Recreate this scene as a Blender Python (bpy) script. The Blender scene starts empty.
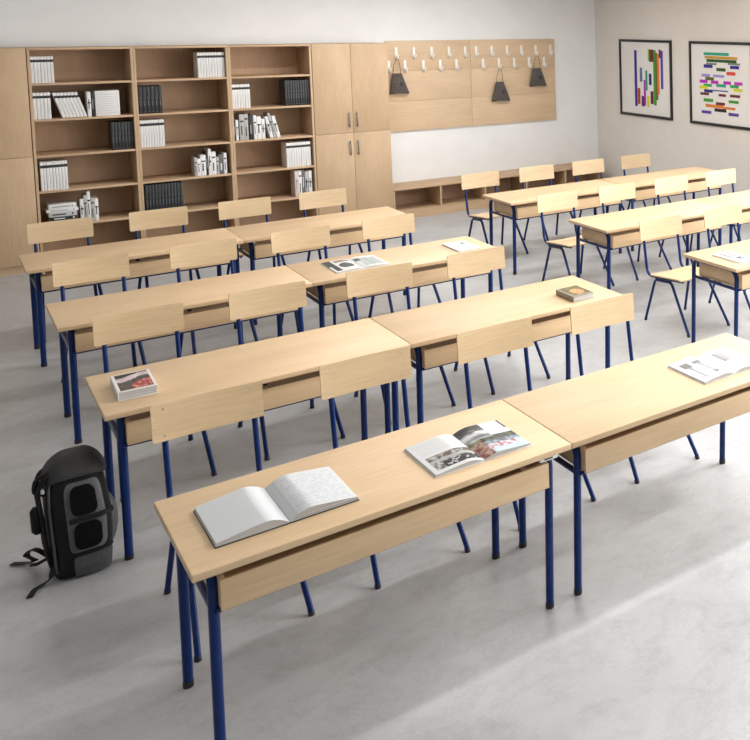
import bpy, bmesh, math, random
from mathutils import Vector, Matrix
random.seed(7)
SC = bpy.context.scene
COL = SC.collection
PI = math.pi

# ------------------------------------------------------------------ camera
cam_d = bpy.data.cameras.new('camera'); cam = bpy.data.objects.new('camera', cam_d); COL.objects.link(cam)
F, PX, PY = 924.8, 931.62, 91.05
cam_d.sensor_fit = 'HORIZONTAL'; cam_d.sensor_width = 36.0
cam_d.lens = F / 750 * 36.0
cam_d.shift_x = (375 - PX) / 750
cam_d.shift_y = -(370 - PY) / 750
cam_d.clip_start = 0.05
RT = Vector((0.67119997, -0.74127426, 0.00175254)); FW = Vector((0.73934115, 0.66927514, -0.07379334)); UP = Vector((0.05352817, 0.05082581, 0.99727202))
M = Matrix((RT, UP, -FW)).transposed().to_4x4()
M.translation = Vector((-0.39148, -1.16339, 2.57412))
cam.matrix_world = M
SC.camera = cam

# ------------------------------------------------------------------ light
w = bpy.data.worlds.new('daylight'); SC.world = w; w.use_nodes = True
bg = w.node_tree.nodes['Background']; bg.inputs[0].default_value = (0.86, 0.93, 1.0, 1); bg.inputs[1].default_value = 1.0
SC.view_settings.view_transform = 'Standard'; SC.view_settings.look = 'None'
SC.view_settings.exposure = 0.13; SC.view_settings.gamma = 1.0
SC.view_settings.use_curve_mapping = False

def area(name, loc, rot, sx, sy, power, col=(1, 1, 1), spread=PI):
    l = bpy.data.lights.new(name, 'AREA'); l.shape = 'RECTANGLE'; l.size = sx; l.size_y = sy
    l.energy = power; l.color = col; l.spread = spread
    o = bpy.data.objects.new(name, l); o.location = loc; o.rotation_euler = rot; COL.objects.link(o); return o

RX, LX, BY, FY, CZ = 6.82, -4.0, 12.46, -4.0, 3.3
WIN = [(-3.4, -0.9), (-0.5, 2.0), (2.4, 4.9), (5.3, 7.8)]
WZ0, WZ1 = 0.9, 2.95
WINDOW_POWER = [95, 165, 185, 175]
for wi, (a, b) in enumerate(WIN):   # daylight entering each window of the right wall
    area('window_daylight', (RX + 0.32, (a + b) / 2, (WZ0 + WZ1) / 2), (0, math.radians(90), 0), WZ1 - WZ0 - 0.1, b - a - 0.1, WINDOW_POWER[wi], (1.0, 0.985, 0.965))
LAMPS = [(x, y) for y in (-0.9, 2.9, 6.6, 10.2) for x in (0.0, 3.7)]
LAMP_POWER = [0.1, 18, 0.3, 72, 2.5, 36, 4, 66]

# ------------------------------------------------------------------ materials
def mat(name, col, rough=0.5, metal=0.0, spec=0.5, coat=0.0):
    m = bpy.data.materials.new(name); m.use_nodes = True
    b = m.node_tree.nodes['Principled BSDF']
    b.inputs['Base Color'].default_value = (*col, 1); b.inputs['Roughness'].default_value = rough
    b.inputs['Metallic'].default_value = metal; b.inputs['Specular IOR Level'].default_value = spec
    b.inputs['Coat Weight'].default_value = coat
    return m

def noise_mat(name, c0, c1, scale, rough, stretch=(1, 1, 1), detail=4, bump=0.0, c2=None, spec=0.5, rnd=True, lo=0.35, hi=0.65):
    m = mat(name, c0, rough, 0, spec); nt = m.node_tree; N = nt.nodes; L = nt.links; b = N['Principled BSDF']
    tc = N.new('ShaderNodeTexCoord'); mp = N.new('ShaderNodeMapping'); mp.inputs['Scale'].default_value = stretch
    L.new(tc.outputs['Object'], mp.inputs['Vector'])
    if rnd:
        oi = N.new('ShaderNodeObjectInfo'); ml = N.new('ShaderNodeMath'); ml.operation = 'MULTIPLY'; ml.inputs[1].default_value = 37.0
        L.new(oi.outputs['Random'], ml.inputs[0]); cb = N.new('ShaderNodeCombineXYZ')
        for k in range(3): L.new(ml.outputs[0], cb.inputs[k])
        L.new(cb.outputs[0], mp.inputs['Location'])
    n1 = N.new('ShaderNodeTexNoise'); n1.inputs['Scale'].default_value = scale; n1.inputs['Detail'].default_value = detail; n1.inputs['Roughness'].default_value = 0.6
    L.new(mp.outputs[0], n1.inputs['Vector'])
    cr = N.new('ShaderNodeValToRGB'); cr.color_ramp.elements[0].position = lo; cr.color_ramp.elements[1].position = hi
    cr.color_ramp.elements[0].color = (*c0, 1); cr.color_ramp.elements[1].color = (*c1, 1)
    L.new(n1.outputs[0], cr.inputs[0])
    L.new(cr.outputs[0], b.inputs['Base Color'])
    if bump:
        bp = N.new('ShaderNodeBump'); bp.inputs['Strength'].default_value = bump; bp.inputs['Distance'].default_value = 0.002
        L.new(n1.outputs[0], bp.inputs['Height']); L.new(bp.outputs[0], b.inputs['Normal'])
    return m

def wood(name, c0, c1, axis='x', rough=0.45):
    """fine straight grain along one axis plus broad soft figure"""
    m = mat(name, c0, rough); nt = m.node_tree; N = nt.nodes; L = nt.links; b = N['Principled BSDF']
    tc = N.new('ShaderNodeTexCoord'); oi = N.new('ShaderNodeObjectInfo')
    ml = N.new('ShaderNodeMath'); ml.operation = 'MULTIPLY'; ml.inputs[1].default_value = 41.0; L.new(oi.outputs['Random'], ml.inputs[0])
    cb = N.new('ShaderNodeCombineXYZ')
    for k in range(3): L.new(ml.outputs[0], cb.inputs[k])
    def nz(sc, st, det):
        mp = N.new('ShaderNodeMapping'); mp.inputs['Scale'].default_value = st; L.new(tc.outputs['Object'], mp.inputs['Vector']); L.new(cb.outputs[0], mp.inputs['Location'])
        n = N.new('ShaderNodeTexNoise'); n.inputs['Scale'].default_value = sc; n.inputs['Detail'].default_value = det; L.new(mp.outputs[0], n.inputs['Vector']); return n
    st = {'x': (0.06, 1, 1), 'y': (1, 0.06, 1), 'z': (1, 1, 0.06)}[axis]
    st2 = {'x': (0.3, 1, 1), 'y': (1, 0.3, 1), 'z': (1, 1, 0.3)}[axis]
    fine = nz(90, st, 3); broad = nz(5, st2, 3)
    mx = N.new('ShaderNodeMath'); mx.operation = 'MULTIPLY_ADD'; mx.inputs[1].default_value = 0.45
    L.new(fine.outputs[0], mx.inputs[0]); 
    m2 = N.new('ShaderNodeMath'); m2.operation = 'MULTIPLY'; m2.inputs[1].default_value = 0.55; L.new(broad.outputs[0], m2.inputs[0]); L.new(m2.outputs[0], mx.inputs[2])
    cr = N.new('ShaderNodeValToRGB'); cr.color_ramp.elements[0].position = 0.38; cr.color_ramp.elements[1].position = 0.62
    cr.color_ramp.elements[0].color = (*c0, 1); cr.color_ramp.elements[1].color = (*c1, 1)
    L.new(mx.outputs[0], cr.inputs[0]); L.new(cr.outputs[0], b.inputs['Base Color'])
    return m

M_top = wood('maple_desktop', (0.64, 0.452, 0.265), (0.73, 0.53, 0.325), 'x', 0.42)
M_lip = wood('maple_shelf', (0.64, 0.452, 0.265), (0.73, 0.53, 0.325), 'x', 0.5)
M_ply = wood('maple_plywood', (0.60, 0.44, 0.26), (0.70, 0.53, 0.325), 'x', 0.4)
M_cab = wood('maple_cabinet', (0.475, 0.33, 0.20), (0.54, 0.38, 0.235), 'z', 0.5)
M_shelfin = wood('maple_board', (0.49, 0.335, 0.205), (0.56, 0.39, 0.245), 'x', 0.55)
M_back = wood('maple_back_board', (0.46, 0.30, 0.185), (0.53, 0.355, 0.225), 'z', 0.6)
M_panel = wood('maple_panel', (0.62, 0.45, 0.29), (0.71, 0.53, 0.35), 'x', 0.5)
M_blue = mat('blue_enamel', (0.0012, 0.020, 0.118), 0.28, spec=0.3)
M_cap = mat('black_plastic', (0.012, 0.012, 0.013), 0.5)
M_steel = mat('brushed_steel', (0.55, 0.55, 0.54), 0.35, 0.9)
M_dsteel = mat('dark_steel', (0.22, 0.21, 0.20), 0.4, 0.8)
M_wall = noise_mat('white_wall_paint', (0.82, 0.835, 0.845), (0.85, 0.865, 0.875), 3, 0.85, rnd=False)
M_wallr = noise_mat('shaded_white_wall_paint', (0.71, 0.675, 0.635), (0.74, 0.705, 0.665), 3, 0.85, rnd=False)  # same white paint; the window wall's shade is put into a darker, warmer colour
M_walld = noise_mat('bounce_cutting_grey', (0.30, 0.30, 0.30), (0.33, 0.33, 0.33), 3, 0.85, rnd=False)  # unseen left and front walls; grey made up to weaken their bounced light
M_ceil = mat('ceiling_white', (0.82, 0.82, 0.81), 0.9)
M_hook = mat('white_hook_enamel', (0.85, 0.84, 0.80), 0.3)
M_paper = mat('paper', (0.78, 0.78, 0.77), 0.7)
M_white = mat('white_card', (0.74, 0.74, 0.74), 0.6)
M_band = mat('black_band', (0.02, 0.02, 0.025), 0.5)
M_black = mat('black_card', (0.014, 0.017, 0.02), 0.45)
M_grey = mat('grey_card', (0.35, 0.36, 0.37), 0.6)
M_pale = mat('pale_print', (0.50, 0.50, 0.51), 0.6)
M_pink = mat('pale_pink_card', (0.60, 0.52, 0.49), 0.6)

def floor_mat():
    m = mat('polished_concrete', (0.5, 0.5, 0.5), 0.3); nt = m.node_tree; N = nt.nodes; L = nt.links; b = N['Principled BSDF']
    tc = N.new('ShaderNodeTexCoord')
    def nz(s, d, r=0.6, dist=0.0):
        n = N.new('ShaderNodeTexNoise'); n.inputs['Scale'].default_value = s; n.inputs['Detail'].default_value = d; n.inputs['Roughness'].default_value = r; n.inputs['Distortion'].default_value = dist
        L.new(tc.outputs['Object'], n.inputs['Vector']); return n
    a = nz(1.3, 8, 0.66, 0.8); c = nz(6, 7, 0.68, 0.5); f = nz(70, 3)
    cr = N.new('ShaderNodeValToRGB'); e = cr.color_ramp.elements
    e[0].position = 0.3; e[0].color = (0.42, 0.428, 0.44, 1); e[1].position = 0.68; e[1].color = (0.53, 0.54, 0.56, 1)
    L.new(a.outputs[0], cr.inputs[0])
    cr2 = N.new('ShaderNodeValToRGB'); e = cr2.color_ramp.elements
    e[0].position = 0.33; e[0].color = (0.88, 0.88, 0.88, 1); e[1].position = 0.52; e[1].color = (1, 1, 1, 1)
    L.new(c.outputs[0], cr2.inputs[0])
    mx = N.new('ShaderNodeMix'); mx.data_type = 'RGBA'; mx.blend_type = 'MULTIPLY'; mx.inputs[0].default_value = 1
    L.new(cr.outputs[0], mx.inputs[6]); L.new(cr2.outputs[0], mx.inputs[7])
    cr3 = N.new('ShaderNodeValToRGB'); e = cr3.color_ramp.elements
    e[0].position = 0.35; e[0].color = (0.95, 0.95, 0.95, 1); e[1].position = 0.6; e[1].color = (1, 1, 1, 1)
    L.new(f.outputs[0], cr3.inputs[0])
    mx2 = N.new('ShaderNodeMix'); mx2.data_type = 'RGBA'; mx2.blend_type = 'MULTIPLY'; mx2.inputs[0].default_value = 1
    L.new(mx.outputs[2], mx2.inputs[6]); L.new(cr3.outputs[0], mx2.inputs[7])
    v = nz(1.9, 9, 0.78, 0.35)   # thin hairline veins
    cr4 = N.new('ShaderNodeValToRGB'); e = cr4.color_ramp.elements
    e[0].position = 0.475; e[0].color = (1, 1, 1, 1); e[1].position = 0.525; e[1].color = (1, 1, 1, 1)
    k = e.new(0.5); k.color = (0.91, 0.91, 0.91, 1)
    L.new(v.outputs[0], cr4.inputs[0])
    mx3 = N.new('ShaderNodeMix'); mx3.data_type = 'RGBA'; mx3.blend_type = 'MULTIPLY'; mx3.inputs[0].default_value = 1
    L.new(mx2.outputs[2], mx3.inputs[6]); L.new(cr4.outputs[0], mx3.inputs[7])
    L.new(mx3.outputs[2], b.inputs['Base Color'])
    mr = N.new('ShaderNodeMapRange'); mr.inputs[3].default_value = 0.26; mr.inputs[4].default_value = 0.46
    L.new(c.outputs[0], mr.inputs[0]); L.new(mr.outputs[0], b.inputs['Roughness'])
    b.inputs['Specular IOR Level'].default_value = 0.5
    bp = N.new('ShaderNodeBump'); bp.inputs['Strength'].default_value = 0.08; bp.inputs['Distance'].default_value = 0.003
    L.new(c.outputs[0], bp.inputs['Height']); L.new(bp.outputs[0], b.inputs['Normal'])
    return m
M_floor = floor_mat()

# ------------------------------------------------------------------ helpers
def link(name, bm, mats, parent=None, smooth=True):
    me = bpy.data.meshes.new(name); bmesh.ops.recalc_face_normals(bm, faces=bm.faces[:]); bm.to_mesh(me); bm.free()
    for m in (mats if isinstance(mats, (list, tuple)) else [mats]): me.materials.append(m)
    o = bpy.data.objects.new(name, me); COL.objects.link(o)
    if parent: o.parent = parent
    if smooth:
        me.polygons.foreach_set('use_smooth', [True] * len(me.polygons))
        try: me.set_sharp_from_angle(angle=math.radians(35))
        except Exception: pass
    return o

def empty(name, loc, label=None, cat=None, group=None, rz=0.0):
    o = bpy.data.objects.new(name, None); COL.objects.link(o); o.location = loc; o.rotation_euler = (0, 0, rz)
    o.empty_display_size = 0.1
    if label: o['label'] = label
    if cat: o['category'] = cat
    if group: o['group'] = group
    return o

def tag(o, label, cat, group=None):
    o['label'] = label; o['category'] = cat
    if group: o['group'] = group
    return o

def structure(o): o['kind'] = 'structure'; return o

def box(bm, lo, hi, mi=0, bev=0.0, seg=2):
    r = bmesh.ops.create_cube(bm, size=1.0); vs = r['verts']
    c = [(lo[k] + hi[k]) / 2 for k in range(3)]; s = [abs(hi[k] - lo[k]) for k in range(3)]
    for v in vs: v.co = Vector((c[0] + v.co.x * s[0], c[1] + v.co.y * s[1], c[2] + v.co.z * s[2]))
    fs = set(f for v in vs for f in v.link_faces)
    for f in fs: f.material_index = mi
    if bev > 0:
        es = list(set(e for v in vs for e in v.link_edges))
        rr = bmesh.ops.bevel(bm, geom=es, offset=bev, segments=seg, profile=0.5, affect='EDGES')
        for f in rr['faces']: f.material_index = mi
        vs = list(set(v for f in rr['faces'] for v in f.verts) | set(v for v in vs if v.is_valid))
    return vs

def fillet(pts, r, n=6):
    pts = [Vector(p) for p in pts]; out = [pts[0]]
    rr = r if isinstance(r, (list, tuple)) else [r] * (len(pts) - 2)
    for i in range(1, len(pts) - 1):
        p = pts[i]; a = (pts[i - 1] - p); b = (pts[i + 1] - p)
        la, lb = a.length, b.length; a.normalize(); b.normalize()
        ang = a.angle(b)
        if ang > PI - 0.02: out.append(p); continue
        t = min(rr[i - 1] / math.tan(ang / 2), la * 0.48, lb * 0.48)
        rad = t * math.tan(ang / 2); bis = (a + b).normalized(); c = p + bis * (rad / math.sin(ang / 2))
        s = p + a * t - c; e = p + b * t - c; th = s.angle(e); ax = s.cross(e).normalized()
        for k in range(n + 1): out.append(c + Matrix.Rotation(th * k / n, 3, ax) @ s)
    out.append(pts[-1]); return out

def tube(bm, pts, r, seg=12, mi=0, caps=True, sy=1.0):
    pts = [Vector(p) for p in pts]; rings = []; prev = None
    for i, p in enumerate(pts):
        d = (pts[min(i + 1, len(pts) - 1)] - pts[max(i - 1, 0)]).normalized()
        if prev is None:
            up = Vector((1, 0, 0)) if abs(d.x) < 0.9 else Vector((0, 0, 1))
            n = (up - d * up.dot(d)).normalized()
        else: n = (prev - d * prev.dot(d)).normalized()
        prev = n; b = d.cross(n)
        rad = r[i] if isinstance(r, (list, tuple)) else r
        rings.append([bm.verts.new(p + n * math.cos(2 * PI * k / seg) * rad * sy + b * math.sin(2 * PI * k / seg) * rad) for k in range(seg)])
    for i in range(len(rings) - 1):
        for k in range(seg):
            f = bm.faces.new((rings[i][k], rings[i][(k + 1) % seg], rings[i + 1][(k + 1) % seg], rings[i + 1][k])); f.material_index = mi
    if caps:
        f = bm.faces.new(rings[0][::-1]); f.material_index = mi
        f = bm.faces.new(rings[-1]); f.material_index = mi
    return rings

def grid_solid(bm, cols, nt, fn, mi=0):
    """cols: (s, lo, hi) columns; fn(s, t, side) -> point for side 0/1: a closed curved plate"""
    V = [[[bm.verts.new(fn(s, lo + (hi - lo) * j / nt, sd)) for j in range(nt + 1)] for s, lo, hi in cols] for sd in (0, 1)]
    n = len(cols)
    def F(a):
        try: f = bm.faces.new(a); f.material_index = mi
        except ValueError: pass
    for i in range(n - 1):
        for j in range(nt):
            for sd in (0, 1): F((V[sd][i][j], V[sd][i + 1][j], V[sd][i + 1][j + 1], V[sd][i][j + 1]))
        for j in (0, nt): F((V[0][i][j], V[0][i + 1][j], V[1][i + 1][j], V[1][i][j]))
    for j in range(nt):
        for i in (0, n - 1): F((V[0][i][j], V[0][i][j + 1], V[1][i][j + 1], V[1][i][j]))

def rounded_cols(s0, s1, t0, t1, r, n=5, mid=8):
    cols = []
    for k in range(n + 1):
        a = PI / 2 * k / n; cols.append((s0 + r - r * math.cos(a) , t0 + r - r * math.sin(a), t1 - r + r * math.sin(a)))
    for k in range(1, mid): cols.append((s0 + r + (s1 - s0 - 2 * r) * k / mid, t0, t1))
    for k in range(n + 1):
        a = PI / 2 * (1 - k / n); cols.append((s1 - r + r * math.cos(a), t0 + r - r * math.sin(a), t1 - r + r * math.sin(a)))
    return cols

def disc(bm, c, r, d, n=(0, -1, 0), seg=12, mi=0):
    n = Vector(n).normalized(); c = Vector(c)
    tube(bm, [c, c + n * d * 0.6, c + n * d], [r, r * 0.9, r * 0.4], seg, mi)

def copy_tree(o, parent=None):
    c = o.copy(); COL.objects.link(c)
    if parent: c.parent = parent
    for ch in list(o.children): copy_tree(ch, c)
    return c

# ------------------------------------------------------------------ room
bm = bmesh.new(); box(bm, (LX - 0.2, FY - 0.2, -0.1), (RX + 0.2, BY + 0.2, 0)); structure(link('floor', bm, M_floor))
bm = bmesh.new(); box(bm, (LX - 0.2, FY - 0.2, CZ), (RX + 0.2, BY + 0.2, CZ + 0.1)); structure(link('ceiling', bm, M_ceil))
bm = bmesh.new(); box(bm, (LX - 0.2, BY, 0), (RX + 0.2, BY + 0.15, CZ)); structure(link('wall_back', bm, M_wall))
bm = bmesh.new(); box(bm, (LX - 0.2, FY, 0), (LX, BY, CZ)); structure(link('wall_left', bm, M_walld))
bm = bmesh.new(); box(bm, (LX - 0.2, FY - 0.2, 0), (RX + 0.2, FY, CZ)); structure(link('wall_front', bm, M_walld))
bm = bmesh.new()
box(bm, (RX, FY, 0), (RX + 0.25, BY, WZ0)); box(bm, (RX, FY, WZ1), (RX + 0.25, BY, CZ))
ys = [FY] + [v for p in WIN for v in p] + [BY]
for k in range(0, len(ys), 2): box(bm, (RX, ys[k], WZ0), (RX + 0.25, ys[k + 1], WZ1))
structure(link('wall_right', bm, M_wallr))
M_frame = mat('window_frame_white', (0.8, 0.8, 0.8), 0.4)
for k, (a, b) in enumerate(WIN):
    bm = bmesh.new(); x0, x1 = RX + 0.1, RX + 0.16
    for lo, hi in (((x0, a, WZ0), (x1, a + .06, WZ1)), ((x0, b - .06, WZ0), (x1, b, WZ1)), ((x0, a, WZ0), (x1, b, WZ0 + .06)), ((x0, a, WZ1 - .06), (x1, b, WZ1)), ((x0, (a + b) / 2 - .03, WZ0), (x1, (a + b) / 2 + .03, WZ1))):
        box(bm, lo, hi, bev=0.004)
    structure(link('window_%d' % (k + 1), bm, M_frame))

M_diff = bpy.data.materials.new('lamp_diffuser'); M_diff.use_nodes = True
_b = M_diff.node_tree.nodes['Principled BSDF']; _b.inputs['Base Color'].default_value = (0.9, 0.9, 0.9, 1)
_b.inputs['Emission Color'].default_value = (1, 0.98, 0.95, 1); _b.inputs['Emission Strength'].default_value = 3.0
for i, (x, y) in enumerate(LAMPS):
    e = empty('ceiling_lamp', (x, y, CZ), 'long white ceiling lamp, %s, lamp row %s' % ('left line' if i % 2 == 0 else 'right line', ['behind the viewer', 'above the front desks', 'above the middle desks', 'before the bookcases'][i // 2]), 'ceiling lamp', 'ceiling lamps')
    bm = bmesh.new(); box(bm, (-1.2, -0.12, -0.06), (1.2, 0.12, 0), bev=0.01); link('lamp_housing', bm, M_frame, e)
    bm = bmesh.new(); box(bm, (-1.17, -0.09, -0.068), (1.17, 0.09, -0.061)); link('lamp_diffuser', bm, M_diff, e)
    area('ceiling_lamp_light', (x, y, CZ - 0.08), (0, 0, 0), 2.3, 0.18, LAMP_POWER[i], (1, 0.98, 0.95))

# ------------------------------------------------------------------ desks
H = 0.76; DW = 0.700; YO = 0.022
def make_desk(Lx=1.3):
    """origin at floor below the desktop's left back corner; front edge at y=-DW"""
    root = empty('school_desk', (0, 0, 0))
    bm = bmesh.new(); box(bm, (0.001, -DW, H - 0.026), (Lx - 0.001, 0, H), bev=0.0035, seg=3); link('desktop', bm, M_top, root)
    bm = bmesh.new(); box(bm, (0.115, -DW + 0.055, 0.586), (Lx - 0.115, -0.10, 0.602), bev=0.002); sh = link('under_shelf', bm, M_lip, root)
    bm = bmesh.new(); box(bm, (0.080, -DW + 0.038, 0.582), (Lx - 0.085, -DW + 0.054, 0.692), bev=0.002); link('shelf_lip', bm, M_lip, root)
    for x in (0.080, Lx - 0.101):
        bm = bmesh.new(); box(bm, (x, -DW + 0.0545, 0.586), (x + 0.016, -0.10, 0.692), bev=0.002); link('shelf_side', bm, M_lip, root)
    bm = bmesh.new(); box(bm, (0.112, -DW + 0.17, 0.680), (Lx - 0.112, -DW + 0.186, H - 0.027), bev=0.002); link('apron_rail', bm, M_lip, root)
    for x in (0.068, Lx - 0.062):
        bm = bmesh.new()
        zt = H - 0.026 - 0.0175
        tube(bm, fillet([(x, -DW + 0.118, 0.012), (x, -DW + 0.088, zt), (x, -0.050, zt), (x, -0.022, 0.012)], 0.07, 7), 0.0165, 14)
        fr = link('leg_frame', bm, M_blue, root)
        bm = bmesh.new(); tube(bm, [(x, -DW + 0.112, 0.575), (x, -0.045, 0.575)], 0.0125, 10); link('side_stretcher', bm, M_blue, root)
        for y in (-DW + 0.118, -0.022):
            bm = bmesh.new(); tube(bm, [(x, y, 0.0), (x, y, 0.004), (x, y + (0.001 if y < -.1 else -.0005), 0.026)], [0.0170, 0.0178, 0.0176], 14); link('foot_cap', bm, M_cap, fr)
    bm = bmesh.new(); tube(bm, [(0.07, -DW + 0.075, 0.574), (Lx - 0.065, -DW + 0.075, 0.574)], 0.0105, 8)
    tube(bm, [(0.07, -0.13, 0.574), (Lx - 0.065, -0.13, 0.574)], 0.0105, 8); link('shelf_rail', bm, M_blue, root)
    for x in (0.63,):
        bm = bmesh.new(); tube(bm, [(x, -DW + 0.169, 0.710), (x, -DW + 0.09, 0.710), (x, -DW + 0.075, 0.709), (x, -DW + 0.066, 0.708)], [0.006, 0.007, 0.013, 0.010], 10); link('bag_hook', bm, M_cap, root)
    return root

ROWS = {0: (0.141, 3.259), 1: (0.124, 5.109), 2: (0.111, 6.943), 3: (0.095, 8.831), 'a': (3.610, 5.068), 'b': (3.601, 6.937), 'c': (3.577, 8.786)}
NAME = {0: 'front long row', 1: 'second long row', 2: 'third long row', 3: 'rearmost long row', 'a': 'nearest short row at the right edge', 'b': 'middle row on the right', 'c': 'farthest row on the right'}
DL = {(0, 0): 'pale maple school desk nearest the viewer, with two open books lying on it',
      (0, 1): 'pale maple desk at the right end of the front row, under one open book',
      (1, 0): 'pale maple desk beside the backpack, with a closed red and black photo book',
      (1, 1): 'pale maple desk carrying only the closed book with a brown and green cover',
      (2, 0): 'bare pale maple desk, left half of the third long row from the viewer',
      (2, 1): 'pale maple desk holding an open picture magazine and a thin white brochure',
      (3, 0): 'bare pale maple desk on the far left, nearest the tall bookcases',
      (3, 1): 'bare pale maple desk in front of the closed cupboard with four doors',
      ('a', 0): 'pale maple desk cut by the right picture edge, thin white magazine on it',
      ('b', 0): 'bare pale maple desk at the left end of the middle row on the right side',
      ('b', 1): 'bare pale maple desk cut by the right picture edge, below the framed prints',
      ('c', 0): 'bare pale maple desk in the far right block, left one, before the low bench shelf',
      ('c', 1): 'bare pale maple desk in the far right block, right one, closest to the framed prints'}
proto = make_desk(); used = False
for (r, k), lab in DL.items():
    x0, y0 = ROWS[r]
    d = proto if not used else copy_tree(proto); used = True
    gx = 1.3 + (0.02 if r == 'c' else 0)
    d.location = (x0 - 0.006 + gx * k, y0 + YO, 0)
    tag(d, lab, 'desk', 'school desks')
desk_front = proto
M_clip = mat('white_plastic_clip', (0.8, 0.8, 0.78), 0.4)
bm = bmesh.new()   # small white coupling clip under the front edge
box(bm, (1.165, -DW + 0.012, H - 0.046), (1.245, -DW + 0.05, H - 0.0265), bev=0.005); box(bm, (1.185, -DW + 0.010, H - 0.038), (1.22, -DW + 0.0135, H - 0.033), 1)
link('coupling_clip', bm, [M_clip, M_cap], proto)

# ------------------------------------------------------------------ chairs
def make_chair():
    """origin on the floor under the backrest's left lower corner (seen from the front); sitter faces -y"""
    root = empty('school_chair', (0, 0, 0)); W = 0.414; cx = W / 2
    bm = bmesh.new()
    def f(s, t, sd):
        y = 0.0127 * (t - 0.687) / 0.17 + 0.012 * (1 - ((s - cx) / cx) ** 2) + (0.010 if sd else 0.0)
        return Vector((s, y, t))
    grid_solid(bm, rounded_cols(0, W, 0.687, 0.857, 0.008, 3, 12), 3, f)
    br = link('backrest', bm, M_ply, root)
    for x in (0.045, W - 0.045):
        for z in (0.712, 0.832):
            bm = bmesh.new(); y = f(x, z, 0).y; disc(bm, (x, y + 0.001, z), 0.0055, 0.0025); link('rivet', bm, M_steel, br)
    for x in (0.046, W - 0.034):
        sg = -1 if x < cx else 1
        bm = bmesh.new()
        tube(bm, fillet([(x, 0.036, 0.842), (x, 0.026, 0.69), (x, -0.022, 0.386), (x, -0.570, 0.428)], [0.6, 0.075], 8), 0.0115, 12)
        link('back_tube', bm, M_blue, root)
        bm = bmesh.new(); xo = x + sg * (0.031 if sg < 0 else 0.027)
        tube(bm, fillet([(xo, -0.030, 0.012), (x + sg * 0.004, -0.150, 0.372), (x + sg * 0.004, -0.400, 0.392), (xo, -0.690, 0.012)], [0.05, 0.07], 7), 0.0115, 12)
        lg = link('leg', bm, M_blue, root)
        for y in (-0.030, -0.690):
            bm = bmesh.new(); xx = xo; t = -0.0045 if y > -0.3 else 0.0105
            tube(bm, [(xx, y, 0.0), (xx, y, 0.004), (xx, y + t, 0.018)], [0.0120, 0.0128, 0.0126], 12); link('foot_cap', bm, M_cap, lg)
    bm = bmesh.new()
    for y, z in ((-0.16, 0.385), (-0.38, 0.402)): tube(bm, [(0.042, y, z), (W - 0.042, y, z)], 0.009, 8)
    link('seat_crossbar', bm, M_blue, root)
    bm = bmesh.new()
    def g(s, t, sd):   # s along depth (0 back .. 1 front), t across
        y = -0.105 - 0.475 * s
        z = 0.3835 + (-y) * 0.079 + 0.0145
        z -= 0.006 * (1 - (2 * (t - 0.5)) ** 2) * (1 - s)
        if s > 0.93: z -= 0.010 * ((s - 0.93) / 0.07) ** 1.6
        return Vector((0.012 + (W - 0.024) * t, y, z + (0.011 if sd else 0)))
    grid_solid(bm, [(c[0], c[1], c[2]) for c in rounded_cols(0, 1, 0, 1, 0.06, 5, 12)], 8, g)
    link('seat', bm, M_ply, root)
    return root

CX = {0: 0.1024, 1: 0.1016, 2: 0.0935, 3: 0.0985, 'a': 0.1434, 'b': 0.0986, 'c': 0.1195}
CDY = {0: 0.8425, 1: 0.849, 2: 0.842, 3: 0.842, 'a': 0.902, 'b': 0.855, 'c': 0.874}
POS4 = ['leftmost of its four', 'second from the left', 'third from the left', 'rightmost of its four']
NJ = {(1, 0): 0.01, (2, 2): -0.008, (3, 1): 0.006}
CL = {0: 'wooden chair between the front and second desk rows, %s',
      1: 'wooden chair between the second and third long desk rows, %s',
      2: 'wooden chair between the third and rearmost long rows, %s',
      3: 'plywood chair with blue tubes facing the bookcases side, behind the rearmost long desks, %s',
      'c': 'wooden chair behind the farthest right-hand desks, %s',
      'b': 'wooden chair behind the middle right-hand desks, %s'}
CL[3] = 'wooden chair right in front of the bookcases, %s'
cproto = make_chair(); used = False
for r in (0, 1, 2, 3, 'a', 'b', 'c'):
    x0, y0 = ROWS[r]
    for k in range(2 if r == 'a' else 4):
        c = cproto if not used else copy_tree(cproto); used = True
        c.location = (x0 + CX[r] + 0.6517 * k + NJ.get((r, k), 0), y0 + CDY[r], 0)
        if r == 'a': lab = ['wooden chair with its whole seat showing, by the desk with a white magazine', 'wooden chair just behind the white magazine at the right picture edge'][k]
        else: lab = CL[r] % POS4[k]
        tag(c, lab, 'chair', 'classroom chairs')

# ------------------------------------------------------------------ storage wall
CF, CB, CT = 11.94, 12.45, 2.30
SHZ = [1.925, 1.553, 1.180, 0.810, 0.442]
def bookcase(x0, x1, label):
    root = empty('bookcase', (x0, CF, 0), label, 'bookcase', 'open bookcases'); Wd = x1 - x0; D = CB - CF; t = 0.021
    for x in (0.0005, Wd - t - 0.0005):
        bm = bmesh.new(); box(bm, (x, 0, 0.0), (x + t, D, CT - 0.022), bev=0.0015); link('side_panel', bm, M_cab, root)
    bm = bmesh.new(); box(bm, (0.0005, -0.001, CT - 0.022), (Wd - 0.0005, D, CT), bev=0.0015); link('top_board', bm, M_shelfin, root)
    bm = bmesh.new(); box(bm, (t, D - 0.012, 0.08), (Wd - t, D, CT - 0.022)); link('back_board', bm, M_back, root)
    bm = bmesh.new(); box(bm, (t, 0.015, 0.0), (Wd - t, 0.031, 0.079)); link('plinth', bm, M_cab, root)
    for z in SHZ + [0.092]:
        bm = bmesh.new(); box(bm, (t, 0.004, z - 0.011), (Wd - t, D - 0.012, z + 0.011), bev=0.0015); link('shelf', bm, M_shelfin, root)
    return root
BX = [0.401, 1.222, 2.055, 2.872]
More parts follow.
